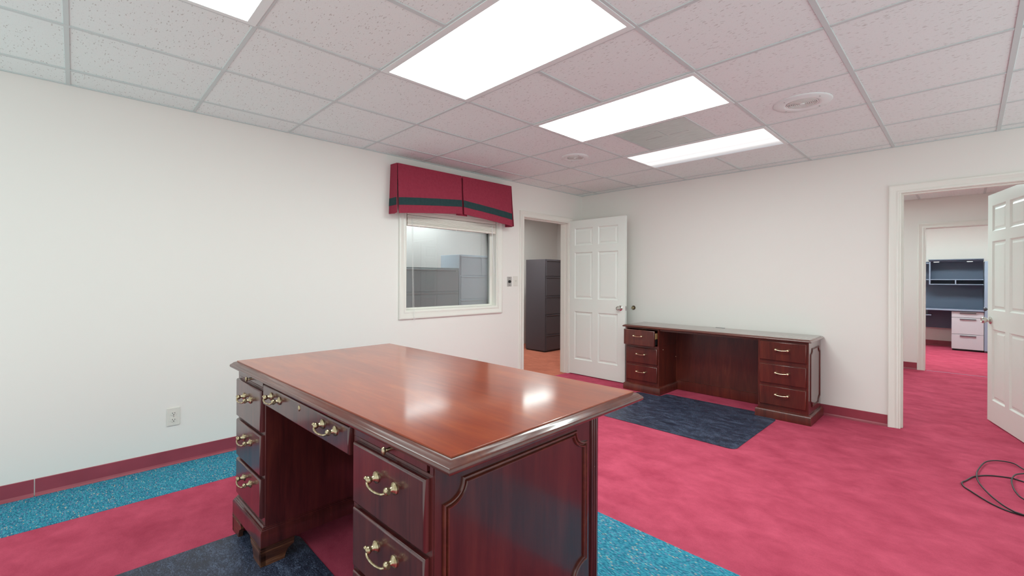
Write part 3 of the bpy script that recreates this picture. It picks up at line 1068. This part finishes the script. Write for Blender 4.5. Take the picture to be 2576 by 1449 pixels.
for (a, b) in (PL, PR):
    m = MB()
    m.box(a, b, .030, VB, .165, .776, .0015)
    m.box(a, a + .026, .030, .12, .776, .8095).box(b - .014, b, .030, .12, .776, .8095).box(a, b, .12, VB, .776, .8095).box(a + .026, b - .014, .030, .12, .806, .8095)
    m.build('pedestal', M['wood'], desk)
    # writing slide with its small knob
    sl = box('pull_out_slide', M['wood'], a + .030, b - .022, .0255, .110, .780, .803, desk, .001)
    km = MB().lathe([(.004, 0), (.004, .012), (.003, .014), (.0065, .016), (.0080, .020), (.0065, .024), (0, .026)], Matrix.Translation(((a + b) / 2 + .012, .0255, .7915)) @ Matrix.Rotation(PI / 2, 4, 'X') @ Matrix.Diagonal((1, 1.5, 1, 1)), 12)
    km.build('knob', M['brass'], sl)
    # drawers
    da, db = a + .026, b - .013
    for z0, z1 in ((.582, .766), (.388, .567), (.200, .373)):
        drawer_front('drawer', M['wood'], da, db, .012, .0295, z0, z1, desk, [(da + db) / 2 + (.005 if a > 1 else 0)], BAIL, .028)
    # plinth: fascia, fluted cap
    pa, pb = a - .014, b + .013
    m = MB()
    pp = [(0, .083), (0, .146), (-.003, .149), (-.003, .153), (-.007, .155), (-.007, .159), (-.0115, .161), (-.0115, .165), (-.016, .168), (-.016, .172), (-.03, .172)]
    m.sweep([(pa, .009), (pb, .009), (pb, VB + .02), (pa, VB + .02)], pp, ident, closed=True, cap=True)
    m.build('plinth', M['wood'], desk)
    # bracket feet, one at each corner
    fp = [(0, 0), (.098, 0), (.104, .022), (.113, .040), (.126, .048), (.139, .054), (.140, .084), (0, .084)]
    for sx, ox in ((1, pa), (-1, pb)):
        for sy, oy in ((1, .009), (-1, VB + .02)):
            m = MB()
            m.prism(fp, lambda u, z, h: (ox + sx * u, oy + sy * h, z), .0, .020)
            m.prism(fp, lambda u, z, h: (ox + sx * h, oy + sy * u, z), .0, .020)
            m.sweep([(ox + sx * .141, oy), (ox, oy), (ox, oy + sy * .141)] if sx * sy > 0 else [(ox, oy + sy * .141), (ox, oy), (ox + sx * .141, oy)],
                    [(-.002, .072), (.0025, .074), (.003, .079), (.001, .083), (-.002, .083)] if sx * sy < 0 else [(-.002, .072), (.0025, .074), (.003, .079), (.001, .083), (-.002, .083)], ident)
            m.build('foot', M['foot'], desk)
# centre drawer and kneehole
cd = drawer_front('centre_drawer', M['wood'], .456, 1.262, .016, .036, .711, .800, desk, [.615 - .0, 1.122], BAIL, .012)
MB().lathe([(0, .0035), (.006, .003), (.0075, .0015), (.008, 0)], Matrix.Translation((.866, .016, .779)) @ Matrix.Rotation(PI / 2, 4, 'X') @ Matrix.Diagonal((1, 1.5, 1, 1)), 16).build('lock', M['brass'], cd)
box('drawer_box', M['wood'], .462, 1.256, .036, .45, .715, .797, desk)
box('knee_panel', M['wood'], PL[1], PR[0], .690, .708, .085, .8095, desk)
# framed end panel on the right, its back pilaster
ue = PR[1]


def notch_path(v0, v1, z0, z1, rv, rz, n=7):
    P = []
    for cx, cz, a0 in ((v0, z0, 90), (v1, z0, 180), (v1, z1, 270), (v0, z1, 360)):
        for k in range(n + 1):
            a = math.radians(a0 - 90 * k / n)
            P.append((cx + rv * math.cos(a), cz + rz * math.sin(a)))
    return P


BEAD = [(.0100, 0), (.0100, .0040), (.0080, .0075), (.0045, .0080), (.0022, .0050), (.0015, .0015), (-.0015, .0015), (-.0022, .0050), (-.0045, .0080), (-.0080, .0075), (-.0100, .0040), (-.0100, 0)]
box('end_panel', M['panelwood'], ue, ue + .004, .032, .706, .171, .8095, desk, .001)
MB().sweep(notch_path(.066, .678, .238, .738, .062, .050), BEAD, lambda a, b, h: (ue + .004 + h, a, b), closed=True).build('panel_moulding', M['edge'], desk)
m = MB()
m.box(ue, ue + .003, .716, .759, .171, .8095)
for v in (.724, .737, .750):
    m.prism([(-.005, .003), (-.004, .006), (0, .0075), (.004, .006), (.005, .003)], lambda a, b, h: (ue + b, v + a, h), .173, .808)
m.build('pilaster', M['wood'], desk)
box('back_panel', M['panelwood'], PL[0], PR[1], VB, VB + .008, .171, .8095, desk)

# ------------------------------------------------------------------ credenza
cr = thing('credenza', 'low mahogany credenza along the back wall, its upper left drawer ajar', 'credenza', (.98, 4.585, .0005))
CX = lambda x: x - .98
CT = .745
CP = [(-.020, CT), (-.018, CT - .003), (-.012, CT - .004), (-.006, CT - .009), (-.002, CT - .012), (0, CT - .016), (0, CT - .020), (-.004, CT - .024), (-.010, CT - .026)]
MB().sweep([(CX(.957), -.022), (CX(2.826), -.022), (CX(2.826), .468), (CX(.957), .468)], CP, ident, closed=True, cap=True).build('credenza_top', M['ctop'], cr)
box('cable_slot', M['black'], CX(1.84), CX(1.935), .425, .452, CT - .003, CT + .0012, cr, .0006)
LP, RP = (CX(.993), CX(1.402)), (CX(2.398), CX(2.801))
for side, (a, b) in (('l', LP), ('r', RP)):
    m = MB()
    if side == 'r':
        m.box(a, b, 0, .44, .08, CT - .026, .0015)
    else:                                             # hollow behind the open drawer
        m.box(a, b, 0, .44, .08, .528, .0015).box(a, a + .016, 0, .44, .528, CT - .026).box(b - .016, b, 0, .44, .528, CT - .026)
        m.box(a + .016, b - .016, .42, .44, .528, CT - .026).box(a + .016, b - .016, 0, .42, .708, CT - .026)
    m.build('pedestal', M['cwood'], cr)
    pl = [(0, 0), (0, .068), (-.004, .073), (-.010, .078), (-.016, .084), (-.021, .086), (-.03, .086)]
    MB().sweep([(a - .020, -.022), (b + .024, -.022), (b + .024, .452), (a - .020, .452)], pl, ident, closed=True, cap=True).build('plinth', M['cwood'], cr)
    da, db = a + .017, b - .014
    for k, (z0, z1) in enumerate(((.534, .704), (.322, .497), (.125, .297))):
        if side == 'l' and k == 0:
            y = -.062
            d = drawer_front('drawer', M['cwood'], da, db, y - .018, y, z0 - .004, z1 - .002, cr, [(da + db) / 2 - .002], BOW, .018)
            for x in (da + .020, db - .032):
                box('drawer_side', M['pine'], x, x + .012, y, .38, z0 + .075, z1 - .035, d)
                box('drawer_slide', M['black'], x + (-.008 if x < a + .1 else .012), x + (0 if x < a + .1 else .020), y + .002, .36, z0 + .012, z0 + .070, d)
            box('drawer_bottom', M['pine'], da + .03, db - .03, y, .38, z0 + .012, z0 + .020, d)
        else:
            drawer_front('drawer', M['cwood'], da, db, -.018, -.0005, z0, z1, cr, [(da + db) / 2 + .0], BOW, .016)
box('back_panel', M['cwood'], LP[1], RP[0], .415, .430, .0, CT - .026, cr)
box('kick_rail', M['cwood'], LP[1] + .024, RP[0] - .020, .395, .415, .001, .108, cr, .003)
box('apron', M['cwood'], LP[1], RP[0], .012, .030, CT - .044, CT - .026, cr)
uc = RP[1]
box('end_panel', M['cend'], uc, uc + .002, .001, .439, .087, CT - .027, cr)
MB().sweep(notch_path(.060, .405, .145, .655, .055, .048, 5), [(o * .8, h * .8) for o, h in BEAD], lambda a, b, h: (uc + .002 + h, a, b), closed=True).build('panel_moulding', M['cwood'], cr)
sc = MB().lathe([(0, .003), (.005, .0025), (.0065, 0)], Matrix.Rotation(PI / 2, 4, 'Y'), 10).mesh('screw_cap', M['pale_brass'])
put('screw_cap', sc, cr, (LP[1], .098, .486))
put('screw_cap', sc, cr, (LP[1], .408, .375))

# ------------------------------------------------------------------ cable
A = [(3.989, 3.651), (3.946, 3.678), (3.911, 3.735), (3.868, 3.85), (3.826, 4.027), (3.817, 4.189), (3.829, 4.333), (3.864, 4.528), (3.923, 4.619), (3.997, 4.629), (4.039, 4.533)]
Bp = [(4.025, 4.281), (3.974, 4.301), (3.912, 4.279), (3.859, 4.24), (3.804, 4.158), (3.769, 4.039), (3.751, 3.981), (3.76, 3.913), (3.786, 3.865), (3.834, 3.782), (3.88, 3.717), (3.931, 3.676), (3.99, 3.668)]
Cp = [(4.033, 4.422), (3.993, 4.356), (3.971, 4.233), (3.969, 4.092), (3.979, 3.979), (4.003, 3.901)]
pts = [(4.42, 3.72, .005), (4.2, 3.60, .006)] + [(x, y, .013) for x, y in A] + [(4.12, 4.44, .013), (4.20, 4.46, .012), (4.16, 4.52, .018)] \
    + [(4.09, 4.49, .018)] + [(x, y, .017) for x, y in Cp] + [(4.08, 3.86, .006), (4.24, 3.95, .006), (4.26, 4.12, .006), (4.15, 4.24, .006)] + [(x, y, .005) for x, y in Bp] + [(4.1, 3.70, .005), (4.4, 3.85, .005)]
tag(MB().tube(pts, .0042, 8, 5).build('cable', M['black']), 'loosely coiled black cable lying on the pink carpet at the right photo edge', 'cable')


# ------------------------------------------------------------------ file room cabinets
def lateral_cabinet(y0, y1, top, rows, mat, label, name='file_cabinet'):
    t = thing(name, label, 'cabinet', (-1.78, y0, .002), 0, 'lateral file cabinets in the file room')
    D, Wd = .47, y1 - y0
    m = MB().box(0, D - .014, 0, Wd, .02, top, .003)
    m.build('body', mat, t)
    box('base', M['black'], .01, D - .03, .01, Wd - .01, 0, .02, t)
    for k, (z0, z1) in enumerate(rows):
        d = box('drawer', mat, D - .016, D, .022, Wd - .022, z0, z1 - .034, t, .003)
        MB().prism([(D - .014, -.030), (D - .001, -.030), (D + .004, -.016), (D + .004, -.009), (D - .002, -.006), (D - .014, -.006)], lambda a, b, h: (a, h, z1 + b), .022, Wd - .022).build('drawer_pull', mat, d)
    MB().lathe([(0, .004), (.009, .003), (.010, 0)], Matrix.Translation((D, Wd - .05, top - .045)) @ Matrix.Rotation(PI / 2, 4, 'Y'), 10).build('lock', M['steel'], t)
    return t


R5 = [(.03, .295), (.305, .645), (.655, .965), (.975, 1.305), (1.315, 1.598)]
R4 = [(.03, .37), (.38, .73), (.74, 1.08), (1.09, 1.40)]
lateral_cabinet(5.79, 6.70, 1.608, R5, M['charcoal'], 'tall charcoal file cabinet seen through the left doorway')
lateral_cabinet(3.94, 4.85, 1.612, R5, M['bluegrey'], 'tall pale blue grey file cabinet seen through the window')
lateral_cabinet(3.02, 3.93, 1.415, R4, M['grey'], 'lower grey file cabinet behind the left half of the window')

# ------------------------------------------------------------------ far workstation
ws = thing('workstation_desk', 'slate blue workstation desk with lilac drawers in the far room', 'desk', (3.2, 11.40, 0))
wx = lambda x: x - 3.2
wy = lambda y: y - 11.40
box('desk_top', M['navy'], wx(2.5), wx(3.968), 0, wy(12.02), .718, .752, ws, .003)
box('edge_band', M['slate'], wx(2.5), wx(3.968), -.004, 0, .726, .752, ws)
box('drawer_pedestal', M['navy'], wx(3.562), wx(3.966), wy(11.455), wy(12.0), .035, .716, ws)
for z0, z1 in ((.606, .710), (.306, .600), (.036, .300)):
    d = box('drawer', M['lilac'], wx(3.560), wx(3.966), wy(11.437), wy(11.455), z0, z1, ws, .002)
    box('handle', M['gunmetal'], wx(3.665), wx(3.872), wy(11.415), wy(11.437), z1 - .030, z1 - .020, d, .002)
box('foot_rail', M['black'], wx(3.57), wx(3.96), wy(11.50), wy(11.98), 0, .035, ws)
box('modesty_panel', M['navy'], wx(2.5), wx(3.56), wy(11.95), wy(11.97), .36, .718, ws)
box('keyboard_tray', M['slate'], wx(2.7), wx(3.29), wy(11.45), wy(11.75), .616, .634, ws, .003)
box('tray_arm', M['gunmetal'], wx(3.2), wx(3.23), wy(11.62), wy(11.68), .634, .718, ws)
tw = thing('storage_tower', 'tall slate blue storage tower at the right end of the far workstation', 'cabinet', (3.972, 11.42, 0))
box('body', M['slate'], 0, .30, .004, .60, .03, 1.612, tw, .003)
box('base', M['gunmetal'], .004, .296, .02, .59, 0, .03, tw)
hu = thing('hutch', 'slate blue open hutch standing on the far workstation desk', 'hutch', (3.2, 11.70, .752))
hz = lambda z: z - .752
hy = lambda y: y - 11.70
box('back_board', M['navy'], wx(2.6), wx(3.966), hy(12.00), hy(12.02), 0, hz(1.635), hu)
box('top_board', M['navy'], wx(3.245), wx(3.966), 0, hy(12.0), hz(1.628), hz(1.646), hu)
box('flap_door', M['navy'], wx(3.235), wx(3.966), hy(11.66), hy(11.98), hz(1.650), hz(1.668), hu, .002)
box('shelf', M['slate'], wx(2.6), wx(3.966), .002, hy(12.0), hz(1.280), hz(1.294), hu)
box('shelf', M['slate'], wx(3.245), wx(3.966), .002, hy(12.0), hz(1.192), hz(1.206), hu)
box('side_panel', M['slate'], wx(3.245), wx(3.263), .0, hy(12.0), hz(1.192), hz(1.628), hu)
box('divider', M['slate'], wx(3.598), wx(3.614), .002, hy(12.0), hz(1.206), hz(1.280), hu)
box('top_board', M['slate'], wx(2.6), wx(3.245), .0, hy(12.0), hz(1.592), hz(1.606), hu)
for x in (3.345, 3.79):
    box('flap_hinge', M['white'], wx(x) - .04, wx(x) + .04, .004, .03, hz(1.612), hz(1.627), hu, .003)
